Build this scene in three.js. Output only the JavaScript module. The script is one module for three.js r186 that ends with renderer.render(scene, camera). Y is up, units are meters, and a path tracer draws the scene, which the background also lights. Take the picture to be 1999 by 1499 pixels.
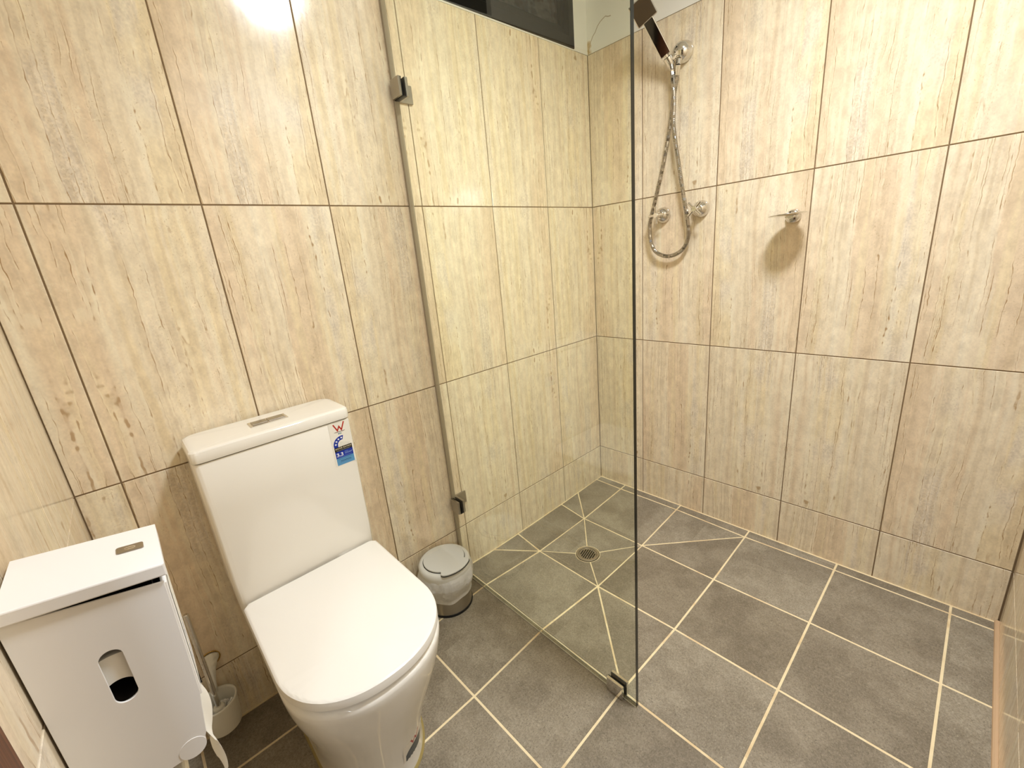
import * as THREE from 'three';
import { RoundedBoxGeometry } from 'three/addons/geometries/RoundedBoxGeometry.js';
import { mergeGeometries, mergeVertices, toCreasedNormals } from 'three/addons/utils/BufferGeometryUtils.js';
import { RectAreaLightUniformsLib } from 'three/addons/lights/RectAreaLightUniformsLib.js';
RectAreaLightUniformsLib.init();

// ------------------------------------------------------------------ camera, sky, exposure
const scene = new THREE.Scene();
scene.background = new THREE.Color(0.006, 0.007, 0.01);                 // night outside the little window
const camera = new THREE.PerspectiveCamera(2 * Math.atan(749.5 / 842.85) * 180 / Math.PI, 1999 / 1499, 0.01, 50);
camera.rotation.order = 'YXZ';
camera.rotation.set(-0.2879, -0.7276, -0.0919);
camera.position.set(-1.7444, 1.2076, 1.2926);
const renderer = new THREE.WebGLRenderer();
renderer.toneMapping = THREE.LinearToneMapping;
renderer.toneMappingExposure = 1.0;
renderer.shadowMap.enabled = true;
const LAMP = { x: -0.86, y: 2.437, z: 1.09, color: [0.87, 0.93, 1.0], intensity: 13.3, radius: 0.14, glow: 6 };

// ------------------------------------------------------------------ measurements (metres)
const W = 0.3037, R1 = 0.1864, R2 = 0.7864, R3 = 1.3864, RT = 1.984, CEIL = 2.50;
const XC = -1.902, ZD = 1.473, XG = -0.957;

// ------------------------------------------------------------------ helpers
const used = {};
function numbered(n) { const k = used[n] = (used[n] ?? -1) + 1; return k ? `${n}_${String(k).padStart(3, '0')}` : n; }
function shade(o) { o.castShadow = o.receiveShadow = true; return o; }
function thing(name, label, category, [x, y, z] = [0, 0, 0], turn = 0, group) {
  const o = new THREE.Group(); o.name = numbered(name); scene.add(o);
  o.position.set(x, y, z); o.rotation.y = turn; o.userData = { label, category };
  if (group) o.userData.group = group;
  return o;
}
function structure(name) { const o = new THREE.Group(); o.name = name; o.userData = { kind: 'structure' }; scene.add(o); return o; }
function part(name, geo, mat, parent, label) {
  const m = shade(new THREE.Mesh(Array.isArray(geo) ? join(geo) : geo, mat)); m.name = name;
  if (label) m.userData.label = label;
  parent.add(m); return m;
}
function clean(g) {
  if (g.index) g = g.toNonIndexed();
  for (const k of Object.keys(g.attributes)) if (!['position', 'normal', 'uv'].includes(k)) g.deleteAttribute(k);
  if (!g.attributes.uv) g.setAttribute('uv', new THREE.BufferAttribute(new Float32Array(g.attributes.position.count * 2), 2));
  return g;
}
function join(list) { return mergeGeometries(list.map(clean), false); }
const box = (x0, x1, y0, y1, z0, z1) => new THREE.BoxGeometry(x1 - x0, y1 - y0, z1 - z0).translate((x0 + x1) / 2, (y0 + y1) / 2, (z0 + z1) / 2);
const rbox = (x0, x1, y0, y1, z0, z1, r, s = 3) => new RoundedBoxGeometry(x1 - x0, y1 - y0, z1 - z0, s, r).translate((x0 + x1) / 2, (y0 + y1) / 2, (z0 + z1) / 2);
function lathe(pts, seg = 40) { return new THREE.LatheGeometry(pts.map(([r, y]) => new THREE.Vector2(Math.max(r, 1e-5), y)), seg); }
function bar(a, b, r, seg = 20) {
  a = new THREE.Vector3(...a); b = new THREE.Vector3(...b);
  const d = b.clone().sub(a), L = d.length(), c = Math.min(r * 0.25, 0.0015);
  const g = lathe([[0, 0], [r - c, 0], [r, c], [r, L - c], [r - c, L], [0, L]], seg);
  return toCreasedNormals(g, 0.6).applyQuaternion(new THREE.Quaternion().setFromUnitVectors(new THREE.Vector3(0, 1, 0), d.normalize())).translate(a.x, a.y, a.z);
}
function extrude(shape, depth, bevel = 0, seg = 2, curve = 20) {
  return new THREE.ExtrudeGeometry(shape, { depth, bevelEnabled: bevel > 0, bevelSize: bevel, bevelThickness: bevel, bevelOffset: -bevel, bevelSegments: seg, curveSegments: curve });
}
function shapeOf(pts) { return new THREE.Shape(pts.map(([x, y]) => new THREE.Vector2(x, y))); }
function roundRect(x0, x1, y0, y1, r) {
  const s = new THREE.Shape();
  s.moveTo(x0 + r, y0); s.lineTo(x1 - r, y0); s.absarc(x1 - r, y0 + r, r, -Math.PI / 2, 0);
  s.lineTo(x1, y1 - r); s.absarc(x1 - r, y1 - r, r, 0, Math.PI / 2);
  s.lineTo(x0 + r, y1); s.absarc(x0 + r, y1 - r, r, Math.PI / 2, Math.PI);
  s.lineTo(x0, y0 + r); s.absarc(x0 + r, y0 + r, r, Math.PI, 1.5 * Math.PI);
  return s;
}
function loft(rings, capA = true, capB = true, crease = 0.5) {          // rings of equal length, each a closed loop of [x,y,z]
  const n = rings[0].length, pos = [], idx = [];
  for (const r of rings) for (const p of r) pos.push(...p);
  for (let k = 0; k + 1 < rings.length; k++) for (let i = 0; i < n; i++) {
    const a = k * n + i, b = k * n + (i + 1) % n, c = a + n, d = b + n;
    idx.push(a, c, b, b, c, d);
  }
  for (const [on, k] of [[capA, 0], [capB, rings.length - 1]]) if (on) {
    const c = [0, 1, 2].map((j) => rings[k].reduce((s, p) => s + p[j], 0) / n), at = pos.length / 3;
    pos.push(...c);
    for (let i = 0; i < n; i++) { const a = k * n + i, b = k * n + (i + 1) % n; k ? idx.push(a, at, b) : idx.push(a, b, at); }
  }
  const g = new THREE.BufferGeometry();
  g.setAttribute('position', new THREE.Float32BufferAttribute(pos, 3)); g.setIndex(idx);
  g.computeVertexNormals();
  return toCreasedNormals(g, crease);
}
let seed = 7;
const rnd = () => { seed = (seed * 1664525 + 1013904223) >>> 0; return seed / 4294967296; };

// ------------------------------------------------------------------ noise and textures
const PERM = new Uint8Array(512);
{ const p = [...Array(256).keys()]; for (let i = 255; i > 0; i--) { const j = Math.floor(rnd() * (i + 1)); [p[i], p[j]] = [p[j], p[i]]; } for (let i = 0; i < 512; i++) PERM[i] = p[i & 255]; }
function noise(x, y) {                                                  // smooth value noise, 0..1
  const xi = Math.floor(x), yi = Math.floor(y), fx = x - xi, fy = y - yi;
  const u = fx * fx * (3 - 2 * fx), v = fy * fy * (3 - 2 * fy), X = xi & 255, Y = yi & 255, X1 = (X + 1) & 255, Y1 = (Y + 1) & 255;
  const a = PERM[PERM[X] + Y], b = PERM[PERM[X1] + Y], c = PERM[PERM[X] + Y1], d = PERM[PERM[X1] + Y1];
  return ((a + (b - a) * u) * (1 - v) + (c + (d - c) * u) * v) / 255;
}
const fbm = (x, y, o = 4) => { let s = 0, a = 0.5, t = 0; for (let i = 0; i < o; i++) { s += a * noise(x, y); t += a; x = x * 2.03 + 17.1; y = y * 2.03 + 5.3; a *= 0.5; } return s / t; };
const sstep = (a, b, x) => { const t = Math.min(1, Math.max(0, (x - a) / (b - a))); return t * t * (3 - 2 * t); };
const mix3 = (a, b, t) => [a[0] + (b[0] - a[0]) * t, a[1] + (b[1] - a[1]) * t, a[2] + (b[2] - a[2]) * t];
function dataTexture(w, h, fn, srgb) {
  const d = new Uint8Array(w * h * 4);
  for (let j = 0; j < h; j++) for (let i = 0; i < w; i++) {
    const c = fn(i / w, j / h), k = (j * w + i) * 4;
    for (let q = 0; q < 3; q++) d[k + q] = Math.max(0, Math.min(255, Math.round(c[q])));
    d[k + 3] = 255;
  }
  const t = new THREE.DataTexture(d, w, h, THREE.RGBAFormat);
  t.magFilter = t.minFilter = THREE.LinearFilter; t.wrapS = t.wrapT = THREE.RepeatWrapping;
  if (srgb) t.colorSpace = THREE.SRGBColorSpace;
  t.needsUpdate = true; return t;
}
// vein-cut travertine print of a 30 x 60 cm wall tile
function travertine(k) {
  const ox = k * 31.7, oy = k * 57.3;
  return dataTexture(512, 1024, (uu, vv) => {
    const x = uu * 0.3037, y = vv * 0.6;
    const wx = x + 0.020 * (fbm(x * 5 + ox, y * 2.2 + oy, 3) - 0.5) + 0.007 * (fbm(x * 26 + ox, y * 17 + oy, 3) - 0.5) + 0.0022 * (noise(x * 150 + ox, y * 95) - 0.5);
    const b1 = fbm(wx * 19 + ox, y * 0.7 + oy, 3), b2 = fbm(wx * 33 + ox + 90, y * 1.0 + oy, 3), b3 = fbm(wx * 75 + ox + 40, y * 1.8 + oy, 2), b4 = fbm(wx * 140 + ox + 70, y * 3.4 + oy, 2);
    const fine = fbm(x * 300 + ox, y * 230 + oy, 3), mid = fbm(x * 60 + ox, y * 36 + oy, 4), big = fbm(x * 9 + ox + 5, y * 6 + oy, 3);
    let c = [237, 221, 193];
    c = mix3(c, [231, 208, 177], 0.85 * sstep(0.49, 0.66, b1));         // peach bands
    c = mix3(c, [235, 216, 179], 0.85 * sstep(0.54, 0.68, b2));         // yellow bands
    const grey = sstep(0.54, 0.66, 1 - b1) * sstep(0.36, 0.66, big);
    c = mix3(c, [226, 212, 193], 0.75 * grey);                           // pale grey speckled bands
    c = mix3(c, [244, 233, 208], 0.42 * sstep(0.55, 0.72, b3));         // pale streaks
    c = mix3(c, [208, 185, 151], 0.30 * sstep(0.60, 0.76, 1 - b3));     // darker streaks
    c = mix3(c, [209, 188, 154], 0.22 * sstep(0.62, 0.80, b4));
    const g = (fine - 0.5) * (15 + 20 * grey) + (mid - 0.5) * 30;
    c = [c[0] + g, c[1] + g, c[2] + g * 0.9];
    // broken brown fissures along the bands, each with a pale lip
    for (const [f, s, depth] of [[13, 0.5, 1], [21, 0.8, 1], [33, 1.1, 0.85], [47, 1.6, 0.7]]) {
      const F = f * 1.6, at = (q) => noise(q * F + ox + f, y * s + oy + f), val = at(wx) - 0.5, grad = Math.abs(at(wx + 0.002) - at(wx - 0.002)) / 0.004;
      const dist = val / Math.max(grad, F * 0.55), e = Math.abs(dist) + (grad < F * 0.55 ? 0.0006 : 0);   // metres from the crack
      const on = sstep(0.46, 0.60, fbm(x * 8 + ox + f * 3, y * 6 + oy, 3)) * (0.35 + 0.65 * sstep(0.35, 0.6, noise(x * 90 + f, y * 60 + ox)));
      const wd = 0.00012 + 0.0008 * noise(x * 120 + f, y * 90 + ox) ** 2;
      c = mix3(c, [247, 235, 208], 0.45 * on * (1 - sstep(0.0005, 0.0016, Math.abs(dist - 0.0013))));
      c = mix3(c, [158, 120, 78], 0.80 * depth * on * (1 - sstep(wd, wd + 0.0006, e)));
    }
    // small pits and pale hooks
    const pit = sstep(0.86, 0.92, noise(x * 520 + ox, y * 430 + oy)) * sstep(0.48, 0.62, fbm(wx * 38 + ox + 11, y * 2 + oy, 2));
    c = mix3(c, [186, 158, 118], 0.40 * pit);
    const hook = Math.abs(fbm(x * 40 + ox + 3, y * 120 + oy, 2) - 0.5);
    c = mix3(c, [250, 242, 219], 0.45 * (1 - sstep(0.004, 0.014, hook)) * sstep(0.66, 0.74, fbm(x * 22 + ox, y * 26 + oy + 9, 2)));
    return c;
  }, true);
}
const TILE_MAPS = [0, 1, 2, 3].map(travertine);
const tileBump = dataTexture(256, 512, (u, v) => { const x = u * 0.3037, y = v * 0.6, h = 150 + 60 * (fbm(x * 26, y * 16, 3) - 0.5) + 60 * (fbm(x * 90 + 9, y * 30, 2) - 0.5); return [h, h, h]; });
const TILE_MATS = TILE_MAPS.map((map) => new THREE.MeshPhysicalMaterial({ map, roughness: 0.13, ior: 1.5, bumpMap: tileBump, bumpScale: 0.00035 }));
const groutWall = new THREE.MeshStandardMaterial({ color: 0x7d6547, roughness: 0.9 });
const plaster = new THREE.MeshStandardMaterial({ color: 0xf3f0e6, roughness: 0.75 });
const floorMap = dataTexture(1024, 1024, (u, v) => {
  const x = u * 0.9, y = v * 0.9;
  const m = fbm(x * 9, y * 9, 4), f = fbm(x * 300, y * 300, 3), s = noise(x * 620 + 7, y * 620), d = fbm(x * 40 + 30, y * 40, 3);
  let c = mix3([136, 125, 107], [153, 142, 123], sstep(0.35, 0.65, m));
  const g = (f - 0.5) * 38 + (d - 0.5) * 16; c = [c[0] + g, c[1] + g, c[2] + g];
  c = mix3(c, [92, 84, 70], 0.55 * sstep(0.80, 0.88, s)); c = mix3(c, [206, 192, 166], 0.4 * sstep(0.80, 0.9, 1 - s));
  return c;
}, true);
const floorBump = dataTexture(512, 512, (u, v) => { const h = 128 + 140 * (fbm(u * 130, v * 130, 3) - 0.5); return [h, h, h]; });
const FLOOR_MATS = [0xffffff, 0xf2f0ee, 0xe9e6e2].map((color) => new THREE.MeshPhysicalMaterial({ color, map: floorMap, roughness: 0.42, bumpMap: floorBump, bumpScale: 0.0003 }));
const groutMap = dataTexture(256, 256, (u, v) => { const m = fbm(u * 60, v * 60, 4), d = sstep(0.55, 0.75, fbm(u * 14 + 5, v * 14, 3)); return mix3([240, 220, 178], [214, 184, 138], Math.min(1, 0.55 * d + 0.8 * Math.max(0, m - 0.5))); }, true);
const groutFloor = new THREE.MeshStandardMaterial({ map: groutMap, roughness: 0.85 });

const M = {
  ceramic: new THREE.MeshPhysicalMaterial({ color: 0xf3ede2, roughness: 0.10, ior: 1.52 }),
  seat: new THREE.MeshPhysicalMaterial({ color: 0xf3ede3, roughness: 0.24, ior: 1.5 }),
  enamel: new THREE.MeshPhysicalMaterial({ color: 0xf0ece8, roughness: 0.32, ior: 1.5 }),
  chrome: new THREE.MeshStandardMaterial({ color: 0xdedbd6, metalness: 1, roughness: 0.06 }),
  satin: new THREE.MeshStandardMaterial({ color: 0xaaa398, metalness: 1, roughness: 0.28 }),
  steel: new THREE.MeshStandardMaterial({ color: 0xb9b2a6, metalness: 1, roughness: 0.34 }),
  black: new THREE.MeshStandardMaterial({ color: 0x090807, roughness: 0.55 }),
  slot: new THREE.MeshStandardMaterial({ color: 0x0a0a0a, roughness: 0.8 }),
  alu: new THREE.MeshPhysicalMaterial({ color: 0x0b0a09, roughness: 0.5, specularIntensity: 0.3 }),
  greyPlastic: new THREE.MeshPhysicalMaterial({ color: 0xe8e7e1, roughness: 0.38 }),
  greyPlasticDark: new THREE.MeshPhysicalMaterial({ color: 0xe2e2de, roughness: 0.4 }),
  whitePlastic: new THREE.MeshPhysicalMaterial({ color: 0xe9e2d0, roughness: 0.35 }),
  paper: new THREE.MeshStandardMaterial({ color: 0xf6f2ea, roughness: 0.95 }),
  silicone: new THREE.MeshPhysicalMaterial({ color: 0xa1937c, roughness: 0.4 }),
  timber: new THREE.MeshStandardMaterial({ color: 0x8a5432, roughness: 0.5, map: dataTexture(256, 256, (u, v) => { const n = fbm(u * 40 + 3 * fbm(u * 4, v * 3, 3), v * 3, 4), f = noise(u * 200, v * 30); const g = 190 + 90 * (n - 0.5) + 40 * (f - 0.5); return [g, g, g]; }, true) }),
};

// ------------------------------------------------------------------ tiles of the walls
function tileGeometry(w, h, t, c, u0, u1, v0, v1) {                     // front at z = 0, thickness t, chamfer c
  const o = [[0, 0], [w, 0], [w, h], [0, h]], i = [[c, c], [w - c, c], [w - c, h - c], [c, h - c]];
  const pos = [], uv = [], UV = ([x, y]) => [u0 + (u1 - u0) * x / w, v0 + (v1 - v0) * y / h];
  const quad = (a, b, cc, d) => { for (const p of [a, b, cc, a, cc, d]) { pos.push(...p); uv.push(...UV(p)); } };
  const I = i.map((p) => [...p, 0]), O = o.map((p) => [...p, -c]), B = o.map((p) => [...p, -t]);
  quad(...I);
  for (let k = 0; k < 4; k++) { const n = (k + 1) % 4; quad(O[k], O[n], I[n], I[k]); quad(B[k], B[n], O[n], O[k]); }
  const g = new THREE.BufferGeometry();
  g.setAttribute('position', new THREE.Float32BufferAttribute(pos, 3)); g.setAttribute('uv', new THREE.Float32BufferAttribute(uv, 2));
  g.computeVertexNormals(); return g;
}
const tileCache = {};
const GAP = 0.0032;
// cols/rows: joint positions along the wall; each tile is a Mesh of its own
function layTiles(wall, origin, turn, cols, rows, skip = () => false) {
  const frame = new THREE.Matrix4().makeRotationY(turn).setPosition(...origin), q = new THREE.Quaternion().setFromRotationMatrix(frame);
  for (let c = 0; c + 1 < cols.length; c++) for (let r = 0; r + 1 < rows.length; r++) {
    if (skip(c, r)) continue;
    const w = cols[c + 1] - cols[c] - GAP, h = rows[r + 1] - rows[r] - GAP, flip = rnd() < 0.35, turned = rnd() < 0.3;
    const fw = Math.min(1, w / 0.3005), fh = Math.min(1, h / 0.597), key = [w.toFixed(4), h.toFixed(4), flip, turned].join();
    tileCache[key] ??= tileGeometry(w, h, 0.009, 0.0009, flip ? 1 : 1 - fw, flip ? 1 - fw : 1, turned ? 1 : 1 - fh, turned ? 1 - fh : 1);
    const m = shade(new THREE.Mesh(tileCache[key], TILE_MATS[Math.floor(rnd() * TILE_MATS.length)]));
    m.name = 'tile';
    m.position.set(cols[c] + GAP / 2, rows[r] + GAP / 2, 0).applyMatrix4(frame);
    m.quaternion.copy(q);
    m.rotateX((rnd() - 0.5) * 0.0016).rotateY((rnd() - 0.5) * 0.0024);  // each tile sits a hair off true
    wall.add(m);
  }
}
const ROWS = [-0.03, R1, R2, R3, RT];
const BED = 0.0016;                                                     // grout lies that much below the tile faces

// back wall (toilet, window)
const WIN = { x0: -1.36, x1: -0.088, y0: 1.988, y1: 2.40 };
const wallBack = structure('wall_back');
part('grout', box(XC - 0.12, 0.12, -0.1, RT, -0.1, -BED), groutWall, wallBack);
layTiles(wallBack, [XC, 0, 0], 0, [0, XC * -1 - 6 * W, ...[5, 4, 3, 2, 1, 0].map((i) => -XC - i * W)], ROWS);
part('plaster', [box(XC - 0.12, WIN.x0, RT, CEIL, -0.1, 0), box(WIN.x1, 0.12, RT, CEIL, -0.1, 0), box(WIN.x0, WIN.x1, WIN.y1, CEIL, -0.1, 0), box(WIN.x0, WIN.x1, RT - 0.001, WIN.y0, -0.1, 0)], plaster, wallBack);

// right wall (shower)
const wallRight = structure('wall_right');
part('grout', box(BED, 0.1, -0.1, RT, -0.1, ZD + 0.12), groutWall, wallRight);
const B0 = 0.256;
layTiles(wallRight, [0, 0, 0], -Math.PI / 2, [0, B0, B0 + W, B0 + 2 * W, B0 + 3 * W, B0 + 4 * W], ROWS);
// upper plaster with a hairline crack that starts in a brown stain in the corner
function crackTexture() {
  const cv = document.createElement('canvas'); cv.width = 1024; cv.height = 512;
  const g = cv.getContext('2d'); g.fillStyle = '#f3f0e6'; g.fillRect(0, 0, 1024, 512);
  const px = (z, y) => [z / 0.96 * 1024, 512 - (y - RT) / 0.48 * 512];
  const path = [[0.006, 1.984], [0.010, 2.006], [0.018, 2.024], [0.030, 2.040], [0.043, 2.052], [0.055, 2.068], [0.068, 2.078], [0.08, 2.083], [0.094, 2.086], [0.105, 2.082], [0.118, 2.080]];
  g.lineCap = 'round';
  for (const [wd, col] of [[5, 'rgba(170,140,90,0.25)'], [1.6, 'rgba(120,98,64,0.75)']]) {
    g.strokeStyle = col; g.lineWidth = wd; g.beginPath();
    path.forEach(([z, y], i) => { const [a, b] = px(z, y + 0.003 * (noise(i * 3.3, 2) - 0.5)); i ? g.lineTo(a, b) : g.moveTo(a, b); }); g.stroke();
  }
  for (let i = 0; i < 60; i++) { const z = 0.004 + 0.016 * rnd() * rnd(), y = 1.984 + 0.045 * rnd(); const [a, b] = px(z, y); g.fillStyle = `rgba(190,158,100,${0.10 + 0.12 * rnd()})`; g.beginPath(); g.ellipse(a, b, 2 + 6 * rnd(), 3 + 8 * rnd(), 0, 0, 7); g.fill(); }
  const t = new THREE.CanvasTexture(cv); t.colorSpace = THREE.SRGBColorSpace; return t;
}
{
  const g = box(0, 0.1, RT, CEIL, -0.1, ZD + 0.12), p = g.attributes.position, u = g.attributes.uv;
  for (let i = 0; i < p.count; i++) u.setXY(i, p.getZ(i) / 0.96, (p.getY(i) - RT) / 0.48);
  const t = crackTexture(); t.wrapS = t.wrapT = THREE.ClampToEdgeWrapping;
  part('plaster', g, new THREE.MeshStandardMaterial({ map: t, roughness: 0.75 }), wallRight, 'white plaster with a thin branching crack');
}

// left wall (dispenser, doorway) and front wall behind the camera
const DOOR = { z0: 0.84, z1: 1.41, y1: 2.03 };
const wallLeft = structure('wall_left');
part('grout', box(XC - 0.1, XC - BED, -0.1, RT, -0.1, 0.78), groutWall, wallLeft);
layTiles(wallLeft, [XC, 0, 0], Math.PI / 2, [0.78, 2 * W, W, 0].map((z) => -z), ROWS);
part('plaster', [box(XC - 0.1, XC, RT, CEIL, -0.1, 0.78), box(XC - 0.1, XC, DOOR.y1 + 0.06, CEIL, 0.78, ZD + 0.12), box(XC - 0.1, XC, -0.1, DOOR.y1 + 0.06, DOOR.z1 + 0.05, ZD + 0.12)], plaster, wallLeft);
const wallFront = structure('wall_front');
part('grout', box(XC - 0.1, 0.12, -0.1, RT, ZD + BED, ZD + 0.12), groutWall, wallFront);
layTiles(wallFront, [0, 0, ZD], Math.PI, [0, W, 2 * W, 3 * W, 4 * W, 5 * W, 6 * W, -XC], ROWS);
part('plaster', box(XC - 0.1, 0.12, RT, CEIL, ZD, ZD + 0.12), plaster, wallFront);
part('silicone_bead', bar([-0.002, 0.001, ZD - 0.003], [XC, 0.001, ZD - 0.003], 0.0075, 10), new THREE.MeshStandardMaterial({ color: 0xcba984, roughness: 0.6 }), wallFront);
const ceiling = structure('ceiling');
part('plasterboard', box(XC - 0.12, 0.12, CEIL, CEIL + 0.1, -0.1, ZD + 0.12), plaster, ceiling);

// open doorway with a timber frame in the left wall beside the camera, and the vanity room behind it
const door = structure('door_1');
const FX = XC + 0.002;
for (const g of [rbox(XC - 0.112, FX, -0.002, DOOR.y1 + 0.06, 0.778, DOOR.z0, 0.002), rbox(XC - 0.112, FX, -0.002, DOOR.y1 + 0.06, DOOR.z1, DOOR.z1 + 0.055, 0.002), rbox(XC - 0.112, FX, DOOR.y1, DOOR.y1 + 0.06, DOOR.z0 - 0.01, DOOR.z1 + 0.01, 0.002)]) part('frame', g, M.timber, door);
const HX = -2.80, H0 = 0.3, H1 = 2.9, hallPaint = new THREE.MeshStandardMaterial({ color: 0x3a342d, roughness: 0.8 });
const wallHall = structure('wall_hall');
part('plaster', [box(HX - 0.1, HX, -0.1, CEIL, H0 - 0.1, H1 + 0.1), box(HX, XC - 0.1, -0.1, CEIL, H0 - 0.1, H0), box(HX, XC - 0.1, -0.1, CEIL, H1, H1 + 0.1), box(XC - 0.1, XC, -0.1, CEIL, ZD + 0.12, H1 + 0.1), box(HX - 0.1, XC, CEIL, CEIL + 0.1, H0 - 0.1, H1 + 0.1)], hallPaint, wallHall);
const floorHall = structure('floor_hall');
part('boards', box(HX, XC - 0.1, -0.1, 0, H0, H1), M.timber, floorHall);
part('threshold', box(XC - 0.1, XC, -0.1, 0, 0.78, DOOR.z1 + 0.05), M.timber, floorHall);
// ------------------------------------------------------------------ window_1: dark aluminium frame, sash and pane
const win = structure('window_1');
const { x0: wx0, x1: wx1, y0: wy0, y1: wy1 } = WIN;
part('window_frame', [rbox(wx0, wx1, wy0, wy0 + 0.040, -0.09, 0.004, 0.003), rbox(wx0, wx1, wy1 - 0.04, wy1, -0.09, 0.004, 0.003), rbox(wx1 - 0.030, wx1, wy0, wy1, -0.09, 0.004, 0.003), rbox(wx0, wx0 + 0.03, wy0, wy1, -0.09, 0.004, 0.003)], M.alu, win);
part('window_sash', [rbox(wx0 + 0.02, wx1 - 0.02, wy0 + 0.03, wy0 + 0.078, -0.06, -0.022, 0.003), rbox(wx0 + 0.02, wx1 - 0.02, wy1 - 0.07, wy1 - 0.03, -0.06, -0.022, 0.003), rbox(wx1 - 0.048, wx1 - 0.02, wy0 + 0.03, wy1 - 0.03, -0.06, -0.022, 0.003), rbox(wx0 + 0.02, wx0 + 0.05, wy0 + 0.03, wy1 - 0.03, -0.06, -0.022, 0.003), rbox(-0.74, -0.70, wy0 + 0.03, wy1 - 0.03, -0.06, -0.022, 0.003)], M.alu, win);
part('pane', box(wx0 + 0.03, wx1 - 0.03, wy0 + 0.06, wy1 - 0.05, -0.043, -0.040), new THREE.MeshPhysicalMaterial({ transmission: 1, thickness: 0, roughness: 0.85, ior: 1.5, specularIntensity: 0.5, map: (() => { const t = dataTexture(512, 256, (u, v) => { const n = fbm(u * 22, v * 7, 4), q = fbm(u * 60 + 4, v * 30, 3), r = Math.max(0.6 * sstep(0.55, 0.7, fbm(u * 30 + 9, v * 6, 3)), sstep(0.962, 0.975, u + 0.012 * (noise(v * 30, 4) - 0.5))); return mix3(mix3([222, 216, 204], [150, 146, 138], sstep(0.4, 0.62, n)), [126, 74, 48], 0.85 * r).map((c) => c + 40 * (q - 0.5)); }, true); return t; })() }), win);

// ------------------------------------------------------------------ floor: grey tiles cut to fall to the drain
const DR = [-0.5475, 0.3245], DRAIN_R = 0.046;
const ZL = [0.004, 0.155, 0.4590, 0.7620, 1.066, 1.3685, ZD - 0.004], XL = [-0.004, -0.047, -0.3645, -0.668, -0.9600, -1.2585, -1.561, -1.864, XC + 0.004];
const V = {};
for (let i = 0; i < XL.length; i++) for (let j = 0; j < ZL.length; j++) V[`${i},${j}`] = [XL[i], 0, ZL[j]];
Object.assign(V, { '0,0': [-0.004, 0.006, 0.002], '0,1': [-0.004, 0.006, 0.155], '0,2': [-0.004, 0.005, 0.457], '0,3': [-0.004, 0.003, 0.76], '1,0': [-0.0445, 0.004, 0.001], '1,1': [-0.0443, 0.002, 0.154], '1,2': [-0.0428, 0.002, 0.456], '1,3': [-0.0515, 0, 0.7598], '2,0': [-0.3384, -0.004, 0.002], '2,1': [-0.3615, -0.006, 0.162], '2,2': [-0.3616, -0.006, 0.4654], '3,0': [-0.6428, -0.006, 0.003], '3,1': [-0.6658, -0.006, 0.162], '3,2': [-0.6709, -0.006, 0.4651], '4,0': [-0.9475, -0.001, 0.003], '4,1': [-0.9500, 0, 0.1435], '4,2': [-0.9565, 0, 0.4475], '4,3': [-0.9575, 0, 0.757], '2,3': [-0.3709, 0, 0.7662], '3,3': [-0.6677, 0, 0.7666] });
const DA = [-0.7885, -0.006, 0.003], DC = [-0.2065, 0, 0.002];
const floor = structure('floor');
part('slab', box(XC - 0.12, 0.12, -0.16, -0.035, -0.1, ZD + 0.12), groutFloor, floor);
const bedList = [];
function prism(pts, inset, thick, drop, c, uvOff) {                     // polygon of [x,y,z] seen from above -> tile with chamfered edge
  let area = 0; const n = pts.length;
  for (let i = 0; i < n; i++) { const a = pts[i], b = pts[(i + 1) % n]; area += a[0] * b[2] - b[0] * a[2]; }
  if (area > 0) pts = [...pts].reverse();                               // counter-clockwise from above
  const shrink = (d) => pts.map((p, i) => {
    const a = pts[(i + n - 1) % n], b = pts[(i + 1) % n];
    const e1 = new THREE.Vector2(p[0] - a[0], p[2] - a[2]).normalize(), e2 = new THREE.Vector2(b[0] - p[0], b[2] - p[2]).normalize();
    const n1 = new THREE.Vector2(e1.y, -e1.x), n2 = new THREE.Vector2(e2.y, -e2.x), m = n1.clone().add(n2), k = d / Math.max(0.35, 1 + n1.dot(n2));
    return [p[0] + m.x * k, p[1] - drop, p[2] + m.y * k];
  });
  const O = shrink(inset), I = shrink(inset + c), pos = [], uv = [];
  const tri = (...ps) => { for (const p of ps) { pos.push(...p); uv.push((p[0] + uvOff[0]) / 0.9, (p[2] + uvOff[1]) / 0.9); } };
  const faces = THREE.ShapeUtils.triangulateShape(I.map((p) => new THREE.Vector2(p[0], -p[2])), []);
  for (const f of faces) tri(I[f[0]], I[f[1]], I[f[2]]);
  const low = (p, d) => [p[0], p[1] - d, p[2]];
  for (let i = 0; i < n; i++) {
    const j = (i + 1) % n, a = low(O[i], c), b = low(O[j], c);
    tri(a, b, I[j]); tri(a, I[j], I[i]);
    tri(low(O[i], thick), low(O[j], thick), b); tri(low(O[i], thick), b, a);
  }
  const g = new THREE.BufferGeometry();
  g.setAttribute('position', new THREE.Float32BufferAttribute(pos, 3)); g.setAttribute('uv', new THREE.Float32BufferAttribute(uv, 2));
  g.computeVertexNormals(); return g;
}
function floorTile(pts, inset = 0.0031) {
  part('floor_tile', prism(pts, inset, 0.02, 0, 0.0008, [rnd() * 0.9, rnd() * 0.9]), FLOOR_MATS[Math.floor(rnd() * 3)], floor);
  const toWall = ([x, y, z]) => [x > -0.0046 ? 0.001 : x < XC + 0.0046 ? XC - 0.001 : x, y, z < 0.0046 ? -0.001 : z > ZD - 0.0046 ? ZD + 0.001 : z];
  bedList.push(prism(pts.map(toWall), 0, 0.012, 0.0008, 0.00001, [0, 0]));
}
const v = (i, j) => V[`${i},${j}`];
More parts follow.
